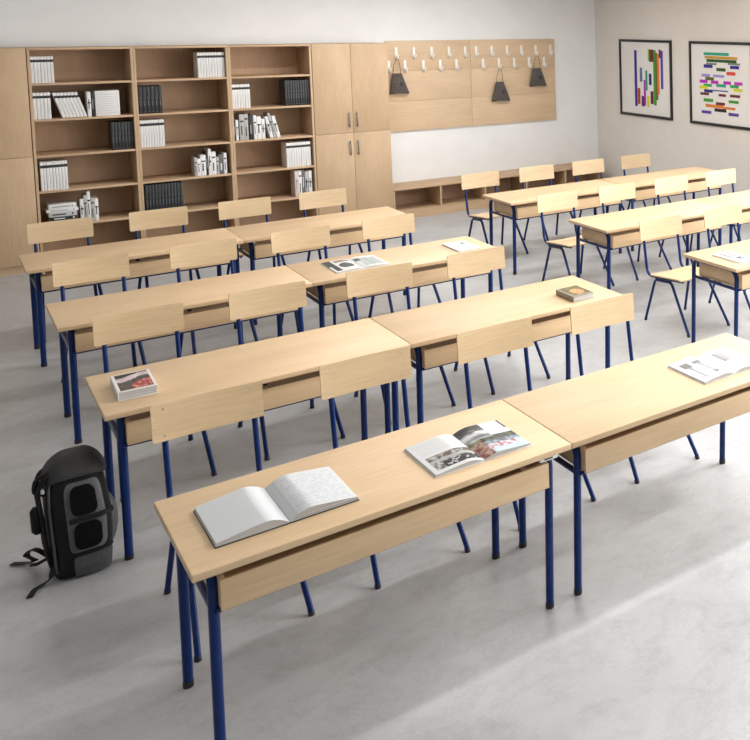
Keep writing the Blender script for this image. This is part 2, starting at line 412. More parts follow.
bookcase(BX[0], BX[1], 'open maple bookcase next to the left cupboard, holding leaning white binders')
bookcase(BX[1], BX[2], 'open maple bookcase in the middle of the three, between two others')
bookcase(BX[2], BX[3], 'open maple bookcase directly left of the closed cupboard with handles')

def cupboard(x0, x1, xm, label):
    root = empty('cupboard', (x0, CF, 0), label, 'cupboard'); Wd = x1 - x0; D = CB - CF
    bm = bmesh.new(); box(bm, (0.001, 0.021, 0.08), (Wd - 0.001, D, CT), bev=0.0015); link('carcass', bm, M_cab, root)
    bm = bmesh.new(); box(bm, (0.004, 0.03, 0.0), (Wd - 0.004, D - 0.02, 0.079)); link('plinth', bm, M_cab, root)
    m = xm - x0
    for (a, b, hs) in ((0.002, m - 0.0015, m - 0.043), (m + 0.0015, Wd - 0.002, m + 0.043)):
        for z0, z1, h0, h1 in ((0.084, 1.186, 0.905, 1.098), (1.190, CT - 0.002, 1.255, 1.449)):
            bm = bmesh.new(); box(bm, (a, 0, z0), (b, 0.019, z1), bev=0.0015); d = link('door', bm, M_cab, root)
            bm = bmesh.new(); box(bm, (hs - 0.007, -0.032, h0), (hs + 0.007, -0.022, h1), bev=0.003)
            for z in (h0 + 0.02, h1 - 0.032): box(bm, (hs - 0.006, -0.024, z), (hs + 0.006, 0.001, z + 0.012))
            h = link('door_handle', bm, M_dsteel, d)
    return root
cupboard(2.876, 3.709, 3.290, 'tall closed maple cupboard with four doors and steel bar handles beside the hook board')
cupboard(-0.432, 0.397, -0.018, 'tall closed maple cupboard at the left picture edge, left of the bookcases')

# low bench shelf
root = empty('bench_shelf', (3.7095, CF, 0), 'long low maple bench with open compartments under the coat hooks', 'bench')
D = CB - CF; BW = 2.890; BH = 0.409
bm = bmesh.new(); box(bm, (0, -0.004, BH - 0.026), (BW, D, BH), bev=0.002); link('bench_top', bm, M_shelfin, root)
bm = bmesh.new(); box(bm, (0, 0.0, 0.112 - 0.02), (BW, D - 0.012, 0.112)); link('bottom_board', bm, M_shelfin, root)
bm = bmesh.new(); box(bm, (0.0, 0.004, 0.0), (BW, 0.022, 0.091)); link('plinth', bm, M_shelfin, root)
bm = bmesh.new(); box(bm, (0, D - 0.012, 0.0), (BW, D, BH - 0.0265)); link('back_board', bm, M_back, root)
for k in range(6):
    x = 0.0 if k == 0 else (BW - 0.02 if k == 5 else k * BW / 5 - 0.01)
    bm = bmesh.new(); box(bm, (x, 0.001, 0.1125), (x + 0.02, D - 0.0125, BH - 0.0265)); link('divider', bm, M_cab, root)

# hook boards on the back wall
def hook_mesh():
    bm = bmesh.new()
    box(bm, (-0.017, -0.008, -0.005), (0.017, 0.0, 0.132), bev=0.003)
    pts = fillet([(0, -0.004, 0.008), (0, -0.018, -0.022), (0, -0.052, -0.012), (0, -0.062, 0.02)], 0.014, 5)
    tube(bm, pts, 0.012, 8)
    bmesh.ops.create_icosphere(bm, subdivisions=2, radius=0.016, matrix=Matrix.Translation((0, -0.063, 0.024)))
    me = bpy.data.meshes.new('coat_hook'); bmesh.ops.recalc_face_normals(bm, faces=bm.faces[:]); bm.to_mesh(me); bm.free(); me.materials.append(M_hook)
    me.polygons.foreach_set('use_smooth', [True] * len(me.polygons)); me.set_sharp_from_angle(angle=0.6)
    return me
HM = hook_mesh()
PT = 0.03
for x0, x1, hooks, lab in ((3.845, 4.917, [(3.965, 2.10), (4.182, 2.10), (4.407, 2.10), (4.632, 2.10), (4.847, 2.10), (3.871, 1.925), (4.068, 1.925), (4.297, 1.92), (4.512, 1.92), (4.725, 1.92)], 'maple hook board on the back wall, left half next to the cupboard'),
                           (4.920, 6.140, [(4.998, 2.10), (5.211, 2.10), (5.43, 2.10), (5.639, 2.10), (5.852, 2.10), (6.074, 2.10), (5.085, 1.92), (5.308, 1.92), (5.526, 1.92), (5.745, 1.92), (5.969, 1.92)], 'maple hook board on the back wall, right half near the room corner')):
    root = empty('hook_board', (x0, BY - PT, 1.10), lab, 'coat rack', 'coat hook boards')
    for k, (z0, z1) in enumerate(((0, 0.404), (0.406, 0.812), (0.814, 1.22))):
        bm = bmesh.new(); box(bm, (0.0, 0, z0), (x1 - x0, PT - 0.001, z1), bev=0.001); link('wall_panel', bm, M_panel, root)
    for x, z in hooks:
        o = bpy.data.objects.new('coat_hook', HM); COL.objects.link(o); o.parent = root; o.location = (x - x0, -0.0005, z - 1.10)

# drawstring bags
M_bag = noise_mat('grey_canvas', (0.075, 0.062, 0.058), (0.115, 0.10, 0.095), 60, 0.9, detail=2, bump=0.3)
M_cord = mat('brown_cord', (0.16, 0.10, 0.06), 0.8)
def bag(hx, hz, x0, x1, z0, xt0, xt1, zt, lab):
    Y = BY - PT - 0.050
    root = empty('drawstring_bag', (hx, Y, z0), lab, 'bag', 'drawstring bags'); 
    bm = bmesh.new(); n = 14
    def half(t):   # t 0 bottom .. 1 top
        e = t ** 0.9; return (x0 + (xt0 - x0) * e, x1 + (xt1 - x1) * e)
    rings = []
    for j in range(n + 1):
        t = j / n; a, b = half(t); c = (a + b) / 2; hw = (b - a) / 2; th = (0.030 * math.sin(PI * min(1, 0.12 + t * 0.95)) + 0.008)
        z = z0 + (zt - z0) * t
        ring = []
        for k in range(28):
            an = 2 * PI * k / 28; cu = math.cos(an); sn = math.sin(an)
            fold = 1 + 0.10 * t * math.sin(7 * an + 1.0) + 0.04 * math.sin(3 * an + 5 * t)
            px = c + hw * math.copysign(abs(cu) ** 0.75, cu) - hx; py = th * math.copysign(abs(sn) ** 0.8, sn) * fold
            ring.append(bm.verts.new((px, py - 0.0, z - z0 + (0.008 * math.sin(2 * an) if j == 0 else 0))))
        rings.append(ring)
    for j in range(n):
        for k in range(28): bm.faces.new((rings[j][k], rings[j][(k + 1) % 28], rings[j + 1][(k + 1) % 28], rings[j + 1][k]))
    bm.faces.new(rings[0][::-1]); bm.faces.new(rings[-1])
    link('bag_body', bm, M_bag, root)
    bm = bmesh.new(); ex = x0 + (x1 - x0) * 0.58 - hx; ez = (zt - z0) * 0.47
    bmesh.ops.create_uvsphere(bm, u_segments=14, v_segments=8, radius=0.026, matrix=Matrix.Translation((ex, -0.034, ez)) @ Matrix.Diagonal((0.8, 0.18, 1.25, 1))); link('emblem', bm, M_black, root)
    bm = bmesh.new(); zt_ = zt - z0; hk = hz - z0 + 0.0
    for s in (-1, 1):
        xa = ((xt0 + 0.012) if s < 0 else (xt1 - 0.012)) - hx
        tube(bm, [(xa, -0.002, zt_ - 0.01), (xa * 0.85, 0.0, zt_ + (hk - zt_) * 0.5), (0.010 * s, 0.002, hk - 0.012), (0.0, 0.002, hk - 0.001)], 0.0035, 6)
    link('drawstring', bm, M_cord, root)
bag(3.965, 2.092, 3.851, 4.097, 1.618, 3.893, 4.008, 1.887, 'grey drawstring bag hanging lowest left, next to the cupboard')
bag(5.308, 1.914, 5.167, 5.436, 1.440, 5.236, 5.348, 1.711, 'grey drawstring bag on the right board, hung on the lower hooks in the middle')
bag(5.852, 2.092, 5.719, 5.984, 1.628, 5.779, 5.901, 1.890, 'grey drawstring bag hanging nearest the room corner')

# ------------------------------------------------------------------ books on the shelves
YF = 11.975
def put(name, bm, mats, label, cat, group): 
    o = link(name, bm, mats); tag(o, label, cat, group); return o
def binder_mesh(wd, h, dp=0.24, dark=False):
    bm = bmesh.new()
    m0, m1 = (0, 1)
    box(bm, (0.0006, 0, 0), (wd - 0.0006, dp, h), 0, bev=0.0025, seg=2)
    if dark:
        for z0, z1, a in ((0.28, 0.47, 0.42), (0.55, 0.60, 0.40)):
            box(bm, (wd * a, -0.0007, h * z0), (wd * (a + 0.16), 0.001, h * z1), 1)
        box(bm, (wd * 0.25, -0.0007, h * 0.06), (wd * 0.75, 0.001, h * 0.075), 1)
    else:
        box(bm, (0.0004, -0.0012, h * 0.79), (wd - 0.0004, 0.001, h * 0.885), 1)
        for z0, z1, a in ((0.12, 0.55, 0.30), (0.20, 0.62, 0.55)):
            box(bm, (wd * a, -0.0007, h * z0), (wd * (a + 0.12), 0.001, h * z1), 2)
    return bm
WM = [M_white, M_band, mat('faint_print', (0.62, 0.62, 0.63), 0.6)]; DM = [M_black, mat('faint_grey_print', (0.13, 0.135, 0.14), 0.6)]
def block(x0, x1, zs, h, n, dark, label, group, y=YF):
    wd = (x1 - x0) / n; first = None
    for k in range(n):
        if first is None:
            o = link('black_book' if dark else 'white_binder', binder_mesh(wd - 0.0006, h, dark=dark), DM if dark else WM); first = o
        else: o = first.copy(); COL.objects.link(o)
        o.location = (x0 + wd * k, y + random.uniform(-0.002, 0.003), zs + 0.0115); tag(o, label, 'book' if dark else 'binder', group)
block(0.425, 0.598, SHZ[0], 0.275, 7, False, 'upright white binder with black band, top shelf of the left bookcase', 'white binders on the top left shelf')
block(0.425, 0.558, SHZ[1], 0.275, 5, False, 'upright white binder with black band, left end of the shelf with leaning binders', 'upright binders left of the leaning ones')
block(1.011, 1.197, SHZ[2], 0.300, 7, True, 'upright black book in the left bookcase, at the right end of its third shelf', 'black books in the left bookcase')
block(0.444, 0.651, SHZ[3], 0.300, 9, False, 'upright white binder with black band, fourth shelf of the left bookcase', 'white binders on the fourth left shelf')
block(1.780, 2.030, SHZ[0], 0.285, 10, False, 'upright white binder with black band, top shelf of the middle bookcase', 'white binders on the top middle shelf')
block(1.250, 1.453, SHZ[1], 0.300, 6, True, 'upright black book in the middle bookcase, left end of its second shelf', 'black books on the second middle shelf')
block(1.250, 1.456, SHZ[2], 0.300, 9, False, 'upright white binder with black band, third shelf of the middle bookcase', 'white binders on the third middle shelf')
block(1.259, 1.586, SHZ[4], 0.325, 12, True, 'upright black book in the middle bookcase, lowest visible shelf', 'black books on the lowest middle shelf')
block(2.082, 2.252, SHZ[1], 0.280, 7, False, 'upright white binder with black band, left end of the right bookcase second shelf', 'white binders on the second right shelf')
block(2.595, 2.846, SHZ[1], 0.305, 10, True, 'upright black book in the right bookcase, right end of its second shelf', 'black books on the second right shelf')
block(2.579, 2.830, SHZ[3], 0.295, 10, False, 'upright white binder with black band, fourth shelf of the right bookcase', 'white binders on the fourth right shelf')
# leaning binders (left bookcase, second shelf)
lean = math.atan2(0.225 - 0.165, 0.262); first = None
for k in range(7):
    if first is None: o = link('white_binder', binder_mesh(0.0262, 0.272), WM); first = o
    else: o = first.copy(); COL.objects.link(o)
    th = -0.262
    bx = 0.6425 + 0.0275 * k
    o.rotation_euler = (0, th, 0); o.location = (bx, YF + 0.001 * (k % 2), SHZ[1] + 0.0118)
    tag(o, 'white binder with black band leaning to the left, left bookcase', 'binder', 'leaning white binders')
def single(x0, x1, zs, h, kind, label, group, dp=0.2, lean=0.0):
    wd = x1 - x0 - 0.001; bm = bmesh.new(); box(bm, (0, 0, 0), (wd, dp, h), 0, bev=0.002)
    r = random.random()
    box(bm, (wd * 0.3, -0.0007, h * (0.15 + 0.2 * r)), (wd * 0.55, 0.001, h * (0.5 + 0.25 * r)), 1)
    if kind in 'wgp': box(bm, (wd * 0.1, -0.0007, h * (0.78 - .3 * r)), (wd * 0.9, 0.001, h * (0.84 - .3 * r)), 1)
    mm = {'w': [M_white, M_band], 'b': [M_black, M_grey], 'g': [mat('grey_spine', (0.42, 0.42, 0.41), 0.6), M_black], 'd': [mat('charcoal_spine', (0.12, 0.12, 0.13), 0.6), M_white], 'p': [M_pink, M_grey]}[kind]
    o = put('book', bm, mm, label, 'book', group); o.location = (x0, YF, zs + 0.0115); o.rotation_euler = (0, lean, 0); return o
single(0.838, 0.868, SHZ[1], 0.265, 'w', 'single white book right of the leaning binders, left bookcase', None)
single(0.870, 0.892, SHZ[1], 0.262, 'b', 'thin black book beside the wide ruled file box, left bookcase', None)
bm = bmesh.new(); box(bm, (0, 0, 0), (0.196, 0.22, 0.270), 0, bev=0.003)
for k in range(9): box(bm, (0.012, -0.0007, 0.03 + 0.025 * k), (0.175, 0.001, 0.034 + 0.025 * k), 1)
box(bm, (0.177, -0.0007, 0.005), (0.180, 0.001, 0.265), 1)
o = put('file_box', bm, [M_white, M_pale], 'wide white ruled file box on the second shelf, left bookcase', 'file box', None); o.location = (0.900, YF, SHZ[1] + 0.0115)
# mixed books
cn = {'w': 'white', 'b': 'black', 'g': 'light grey', 'd': 'charcoal', 'p': 'pale pink'}
def mixed(L, zs, where, group):
    for i, (a, b, zt, k) in enumerate(L):
        lab = '%s book, number %d from the left among %s' % (cn[k], i + 1, where)
        ordn = ['leftmost', 'second', 'third', 'fourth', 'fifth', 'sixth', 'seventh', 'eighth', 'ninth'][i]
        lab = '%s %s book from the left among %s' % (ordn, cn[k], where) if i == 0 else '%s book, %s from the left among %s' % (cn[k], ordn, where)
        single(a, b, zs, zt - zs - 0.0115, k, lab, group)
mixed([(1.702, 1.727, 1.035, 'g'), (1.727, 1.757, 1.018, 'w'), (1.757, 1.806, 1.058, 'w'), (1.806, 1.828, 1.09, 'b'), (1.828, 1.856, 1.123, 'w'), (1.856, 1.899, 1.084, 'w'), (1.899, 1.927, 1.021, 'g'), (1.927, 1.97, 1.046, 'd'), (1.97, 1.999, 1.06, 'w')], SHZ[3], 'uneven books, middle bookcase', 'uneven books in the middle bookcase')
mixed([(2.079, 2.099, 1.461, 'b'), (2.099, 2.124, 1.432, 'w'), (2.136, 2.18, 1.495, 'g'), (2.18, 2.22, 1.498, 'g'), (2.225, 2.267, 1.486, 'b'), (2.27, 2.299, 1.474, 'w'), (2.3, 2.345, 1.458, 'w'), (2.348, 2.380, 1.425, 'w')], SHZ[2], 'uneven books, right bookcase', 'uneven books in the right bookcase')
for x, wd, hgt, kd, nm in ((2.432, 0.030, 0.262, 'w', 'first'), (2.466, 0.026, 0.300, 'g', 'tallest'), (2.497, 0.036, 0.262, 'w', 'last')):
    o = single(x, x + wd, SHZ[2], hgt, kd, '%s book leaning left in the right bookcase, %s of three' % (cn[kd], nm), 'three leaning books in the right bookcase', lean=-0.20)
    o.location.z += 0.0004
mixed([(2.651, 2.691, 0.774, 'p'), (2.691, 2.723, 0.77, 'w'), (2.726, 2.752, 0.78, 'd'), (2.755, 2.79, 0.753, 'g'), (2.794, 2.828, 0.758, 'w')], SHZ[4], 'five books low in the right bookcase', 'five books low in the right bookcase')
mixed([(0.729, 0.757, 0.700, 'w'), (0.758, 0.784, 0.735, 'g'), (0.785, 0.812, 0.775, 'w'), (0.813, 0.842, 0.700, 'g'), (0.843, 0.873, 0.690, 'w')], SHZ[4], 'books beside the flat pile', 'upright books beside the flat pile')
zz = SHZ[4] + 0.0115
for i, (a, b, h, kd, nm) in enumerate(((0.492, 0.700, 0.045, 'w', 'bottom'), (0.500, 0.705, 0.038, 'd', 'second'), (0.486, 0.700, 0.050, 'g', 'third'), (0.470, 0.715, 0.030, 'w', 'fourth'), (0.488, 0.700, 0.052, 'w', 'top'))):
    bm = bmesh.new(); box(bm, (0, 0, 0), (b - a, 0.22, h), 0, bev=0.002)
    box(bm, ((b - a) * 0.12, -0.0007, h * 0.36), ((b - a) * (0.45 + 0.08 * i), 0.001, h * 0.62), 1)
    box(bm, ((b - a) * 0.82, -0.0007, h * 0.3), ((b - a) * 0.88, 0.001, h * 0.7), 1)
    mm = {'w': [M_white, M_grey], 'g': [M_pale, M_black], 'd': [M_band, M_white]}[kd]
    o = put('book', bm, mm, '%s book lying flat, %s of the pile in the left bookcase' % ({'w': 'white', 'g': 'grey', 'd': 'black'}[kd], nm), 'book', 'flat pile of books'); o.location = (a, YF + 0.004 * (i % 2), zz); zz += h + 0.0002

# ------------------------------------------------------------------ framed prints (right wall)
PC = {'indigo': (0.045, 0.02, 0.36), 'rust': (0.50, 0.09, 0.03), 'slate': (0.16, 0.20, 0.42), 'purple': (0.16, 0.01, 0.22), 'magenta': (0.55, 0.02, 0.55), 'teal': (0.03, 0.42, 0.30),
      'yellow': (0.68, 0.70, 0.03), 'navy': (0.03, 0.03, 0.25), 'maroon': (0.17, 0.02, 0.035), 'lime': (0.36, 0.62, 0.10), 'green': (0.09, 0.36, 0.06), 'olive': (0.17, 0.19, 0.02), 'orange': (0.72, 0.26, 0.06),
      'violet': (0.16, 0.07, 0.42), 'gold': (0.60, 0.36, 0.03), 'darkgreen': (0.03, 0.13, 0.02), 'sage': (0.22, 0.28, 0.22), 'red': (0.72, 0.09, 0.06), 'lavender': (0.38, 0.33, 0.72), 'emerald': (0.05, 0.42, 0.16), 'black': (0.03, 0.015, 0.015)}
PM = {k: mat('ink_' + k, tuple(c ** 1.25 for c in v), 0.6) for k, v in PC.items()}
P1 = [(11.243, 2.16, 11.198, 1.332, 'indigo'), (11.164, 1.604, 11.118, 1.367, 'rust'), (11.096, 1.906, 11.055, 1.7, 'slate'), (11.057, 1.49, 10.998, 1.339, 'purple'), (10.995, 1.731, 10.962, 1.357, 'magenta'), (10.945, 1.871, 10.913, 1.577, 'teal'), (10.908, 1.499, 10.871, 1.333, 'yellow'), (10.848, 1.826, 10.803, 1.662, 'navy'), (10.81, 1.573, 10.759, 1.389, 'maroon'), (10.867, 2.187, 10.837, 2.012, 'lime'), (10.823, 2.179, 10.745, 2.0, 'maroon'), (10.725, 2.171, 10.675, 1.374, 'green'), (10.667, 2.133, 10.628, 1.456, 'olive'), (10.62, 2.116, 10.590, 1.536, 'orange'), (10.584, 2.164, 10.537, 2.079, 'maroon'), (10.53, 2.165, 10.490, 1.618, 'violet')]
P2 = [(9.465, 2.165, 8.897, 2.138, 'teal'), (9.443, 2.116, 8.713, 2.092, 'gold'), (9.401, 2.075, 8.729, 2.047, 'darkgreen'), (9.412, 2.027, 9.169, 2.008, 'sage'), (8.915, 2.037, 8.654, 2.020, 'sage'), (9.469, 2.001, 9.267, 1.969, 'indigo'), (8.869, 2.001, 8.676, 1.971, 'indigo'), (9.177, 1.961, 8.974, 1.931, 'darkgreen'), (8.949, 1.917, 8.758, 1.887, 'red'), (9.526, 1.872, 9.329, 1.846, 'lavender'), (9.253, 1.871, 9.008, 1.847, 'lavender'), (9.434, 1.832, 9.239, 1.802, 'olive'), (9.569, 1.792, 9.387, 1.761, 'magenta'), (9.304, 1.79, 9.137, 1.759, 'magenta'), (9.022, 1.791, 8.859, 1.761, 'magenta'), (8.781, 1.79, 8.608, 1.762, 'magenta'), (9.477, 1.74, 9.29, 1.714, 'emerald'), (9.182, 1.748, 8.97, 1.72, 'teal'), (8.875, 1.749, 8.691, 1.721, 'emerald'), (9.571, 1.71, 9.389, 1.681, 'yellow'), (8.799, 1.704, 8.61, 1.677, 'yellow'), (9.466, 1.664, 9.269, 1.635, 'navy'), (9.268, 1.667, 8.924, 1.660, 'slate'), (9.557, 1.62, 9.359, 1.596, 'maroon'), (9.131, 1.618, 8.973, 1.595, 'maroon'), (8.878, 1.622, 8.663, 1.597, 'maroon'), (9.483, 1.54, 9.263, 1.510, 'green'), (8.911, 1.545, 8.696, 1.518, 'green'), (9.198, 1.504, 8.998, 1.478, 'maroon'), (9.438, 1.466, 9.04, 1.438, 'orange'), (9.036, 1.452, 8.768, 1.430, 'orange'), (9.233, 1.419, 8.968, 1.388, 'black'), (9.531, 1.375, 9.31, 1.348, 'violet'), (8.916, 1.379, 8.699, 1.351, 'violet')]
def picture(y0, y1, bars, label):
    z0, z1 = 1.186, 2.318; root = empty('framed_print', (RX, (y0 + y1) / 2, z0), label, 'picture', 'framed prints'); yc = (y0 + y1) / 2; hw = (y1 - y0) / 2; hh = z1 - z0; fw = 0.036
    bm = bmesh.new()
    for lo, hi in (((-0.028, -hw, 0), (-0.001, -hw + fw, hh)), ((-0.028, hw - fw, 0), (-0.001, hw, hh)), ((-0.028, -hw + fw, 0), (-0.001, hw - fw, fw)), ((-0.028, -hw + fw, hh - fw), (-0.001, hw - fw, hh))): box(bm, lo, hi, bev=0.001)
    link('picture_frame', bm, M_cap, root)
    names = sorted(set(b[4] for b in bars)); bm = bmesh.new()
    box(bm, (-0.010, -hw + fw + 0.0005, fw + 0.0005), (-0.002, hw - fw - 0.0005, hh - fw - 0.0005), 0)
    for a, t, b, bt, k in bars:
        a += 0.048; b += 0.045
        if t - bt > 0.12: m_ = (a + b) / 2; q_ = max(abs(a - b) * 0.72, 0.028); a, b = m_ + q_, m_ - q_
        else: m_ = (t + bt) / 2; q_ = max((t - bt) * 0.72, 0.010); t, bt = m_ + q_, m_ - q_
        ci = names.index(k)
        box(bm, (-0.0112 - 0.0001 * ci, b - yc, bt - z0), (-0.0095, a - yc, t - z0), 1 + ci)
    link('print_sheet', bm, [mat('print_paper', (0.76, 0.75, 0.74), 0.7)] + [PM[k] for k in names], root)
picture(10.30, 11.71, P1, 'black framed print of thin upright coloured stripes, nearer the room corner')
picture(8.43, 9.845, P2, 'black framed print of short level coloured bars, cut by the right picture edge')

# ------------------------------------------------------------------ things on the desks
def ink_mat(name, rough=0.55):
    m = mat(name, (0.8, 0.8, 0.8), rough); nt = m.node_tree; a = nt.nodes.new('ShaderNodeVertexColor'); a.layer_name = 'ink'
    nt.links.new(a.outputs[0], nt.nodes['Principled BSDF'].inputs['Base Color']); return m
M_ink = ink_mat('printed_paper')
def vnoise(x, y, s=1):
    def h(i, j):
        n = math.sin(i * 127.1 + j * 311.7 + s * 74.7) * 43758.5453; return n - math.floor(n)
    xi, yi = math.floor(x), math.floor(y); fx, fy = x - xi, y - yi; fx = fx * fx * (3 - 2 * fx); fy = fy * fy * (3 - 2 * fy)
    a = h(xi, yi) * (1 - fx) + h(xi + 1, yi) * fx; b = h(xi, yi + 1) * (1 - fx) + h(xi + 1, yi + 1) * fx
    return a * (1 - fy) + b * fy
def mixc(a, b, t): t = max(0, min(1, t)); return tuple(a[k] * (1 - t) + b[k] * t for k in range(3))

def sheet(name, nu, nv, pos, ink, parent):
    """printed page surface: pos(u,v) -> point, ink(u,v) -> colour (print on the paper)"""
    bm = bmesh.new(); V = [[bm.verts.new(pos(i / nu, j / nv)) for j in range(nv + 1)] for i in range(nu + 1)]
    cl = bm.loops.layers.color.new('ink')
    for i in range(nu):
        for j in range(nv):
            f = bm.faces.new((V[i][j], V[i + 1][j], V[i + 1][j + 1], V[i][j + 1])); c = ink((i + .5) / nu, (j + .5) / nv)
            cc = tuple((min(1, x) ** 1.35 * 1.06 if x < 0.6 else x * 0.93) ** (1 / 2.2) for x in c)
            for l in f.loops: l[cl] = (*cc, 1)
    return link(name, bm, M_ink, parent)

def open_book(name, loc, w, d, h, ink_l, ink_r, cover, label, cat, spine=0.5, rz=0.0, curl=1.0, res=(40, 60), group=None):
    """lies open, spine along y; origin at spine's front bottom; w total width, d depth, h block thickness"""
    root = empty(name, loc, label, cat, group, rz)
    ct = 0.003
    wl, wr = w * spine, w * (1 - spine)
    bm = bmesh.new(); box(bm, (-wl - 0.004, -0.004, 0), (-0.002, d + 0.004, ct), bev=0.001); box(bm, (0.002, -0.004, 0), (wr + 0.004, d + 0.004, ct), bev=0.001)
    box(bm, (-0.003, -0.003, 0), (0.003, d + 0.003, ct * 0.8)); link('cover', bm, cover, root)
    for sgn, ww, ink, nm in ((-1, wl, ink_l, 'left_pages'), (1, wr, ink_r, 'right_pages')):
        def prof(u):   # u: 0 spine .. 1 outer edge
            rise = math.sin(min(1, u / 0.33) * PI / 2) ** 0.8 if u < 0.33 else 1.0
            fall = 1 - 0.62 * max(0, (u - 0.33) / 0.67) ** 1.15
            return h * (0.22 + (rise * fall - 0.22) * curl) if curl else h
        bm = bmesh.new(); n = 22
        outl = []
        for k in range(n + 1): u = k / n; outl.append((sgn * (0.001 + (ww - 0.002) * u), ct + 0.0002 + max(0.002, prof(u)) - 0.0008))
        base = [(sgn * (ww + 0.0015 * curl), ct + 0.0002), (sgn * 0.001, ct + 0.0002)]
        poly = outl + base
        fr = [bm.verts.new((x, 0, z)) for x, z in poly]; bk = [bm.verts.new((x, d, z)) for x, z in poly]
        bm.faces.new(fr); bm.faces.new(bk[::-1])
        for k in range(len(poly)): bm.faces.new((fr[k], fr[(k + 1) % len(poly)], bk[(k + 1) % len(poly)], bk[k]))
        blk = link(nm, bm, M_edge, root)
        sheet('printed_page', res[0], res[1], lambda u, v, s=sgn, W=ww: Vector((s * (0.001 + (W - 0.002) * u), d * v, ct + 0.0002 + max(0.002, prof(u)))), (lambda u, v: ink(1 - u, v)) if sgn < 0 else ink, blk)
    return root

def edge_mat():
    m = mat('page_edges', (0.55, 0.55, 0.55), 0.8); nt = m.node_tree; N = nt.nodes; L = nt.links
    tc = N.new('ShaderNodeTexCoord'); mp = N.new('ShaderNodeMapping'); mp.inputs['Scale'].default_value = (2, 2, 700); L.new(tc.outputs['Object'], mp.inputs[0])
    n = N.new('ShaderNodeTexNoise'); n.inputs['Scale'].default_value = 1.0; L.new(mp.outputs[0], n.inputs['Vector'])
    cr = N.new('ShaderNodeValToRGB'); cr.color_ramp.elements[0].position = 0.35; cr.color_ramp.elements[1].position = 0.65
    cr.color_ramp.elements[0].color = (0.33, 0.33, 0.34, 1); cr.color_ramp.elements[1].color = (0.68, 0.68, 0.67, 1)
    L.new(n.outputs[0], cr.inputs[0]); L.new(cr.outputs[0], N['Principled BSDF'].inputs['Base Color']); return m
M_edge = edge_mat()
M_dcover = mat('dark_cover', (0.045, 0.042, 0.042), 0.5)
WHT = (0.70, 0.71, 0.72)
def nb_left(u, v): return mixc((0.615, 0.64, 0.665), (0.655, 0.68, 0.705), vnoise(u * 3, v * 3))
def nb_right(u, v):   # faint handwriting in lines
    c = (0.655, 0.68, 0.705)
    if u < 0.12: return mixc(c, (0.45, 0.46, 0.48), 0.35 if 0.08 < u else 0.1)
    if 0.06 < v < 0.94 and u > 0.15 and u < 0.95:
        ln = math.sin(v * 2 * PI * 17)
        if ln > 0.2 and vnoise(u * 34, v * 17, 3) > 0.42: return mixc(c, (0.30, 0.31, 0.34), 0.24)
    return c
open_book('open_notebook', (0.443, 2.724, H + 0.0005), 0.434, 0.356, 0.032, nb_left, nb_right, M_dcover, 'thick open notebook with a blank left page, on the nearest desk', 'book', res=(60, 80))

def mag_left(u, v):
    c = (0.72, 0.73, 0.74)
    if v > 0.50:
        if 0.08 < u < 0.85 and 0.56 < v < 0.93 and math.sin(v * 2 * PI * 26) > 0.3: return mixc(c, (0.4, 0.4, 0.42), 0.25)
        return c
    if u < 0.10: return c
    if v < 0.08: return c
    n = vnoise(u * 9, v * 12, 5); n2 = vnoise(u * 22, v * 26, 8)
    top = 0.50 - 0.05 * vnoise(u * 6, 0, 2)
    if v > top: return mixc((0.45, 0.42, 0.38), (0.2, 0.2, 0.18), n)
    if v < 0.27 and u > 0.30: return (0.015, 0.015, 0.018) if n2 < 0.74 else (0.5, 0.52, 0.52)
    if v < 0.30: return mixc((0.10, 0.11, 0.10), (0.55, 0.56, 0.56), n2 * 1.3)
    if 0.30 < v < 0.36: return (0.50, 0.50, 0.49)
    if n > 0.62: return (0.20, 0.14, 0.10)
    return mixc((0.04, 0.04, 0.035), (0.60, 0.60, 0.58), (n2 - 0.15) * 1.3)
def mag_right(u, v):
    c = (0.74, 0.76, 0.78); n = vnoise(u * 8, v * 10, 11); n2 = vnoise(u * 20, v * 24, 13)
    if v > 0.52 and u < 0.55:
        if v > 0.86: return (0.09, 0.09, 0.09)
        if v > 0.78: return mixc((0.04, 0.04, 0.04), (0.30, 0.28, 0.26), n2)
        return mixc((0.10, 0.10, 0.11), (0.75, 0.76, 0.77), n * 1.2)
    if v > 0.55: 
        if u > 0.95 and v > 0.7: return (0.08, 0.08, 0.08)
        return c
    if u < 0.25: return mixc((0.30, 0.06, 0.05), (0.60, 0.55, 0.46), n2) if v < 0.45 else mixc((0.12, 0.16, 0.08), (0.4, 0.4, 0.3), n)
    if v > 0.40: return mixc((0.04, 0.05, 0.06), (0.24, 0.27, 0.16), n2)
    if v > 0.28: return mixc((0.06, 0.08, 0.11), (0.50, 0.55, 0.62), n2)
    if v > 0.14 and u < 0.85: return mixc((0.50, 0.09, 0.10), (0.65, 0.72, 0.78), n2 * 1.2)
    return (0.58, 0.68, 0.74)
open_book('open_magazine', (1.117, 2.692, H + 0.0005), 0.382, 0.345, 0.018, mag_left, mag_right, M_white, 'open glossy picture magazine beside the thick open notebook, near the desk seam', 'magazine', res=(44, 60))

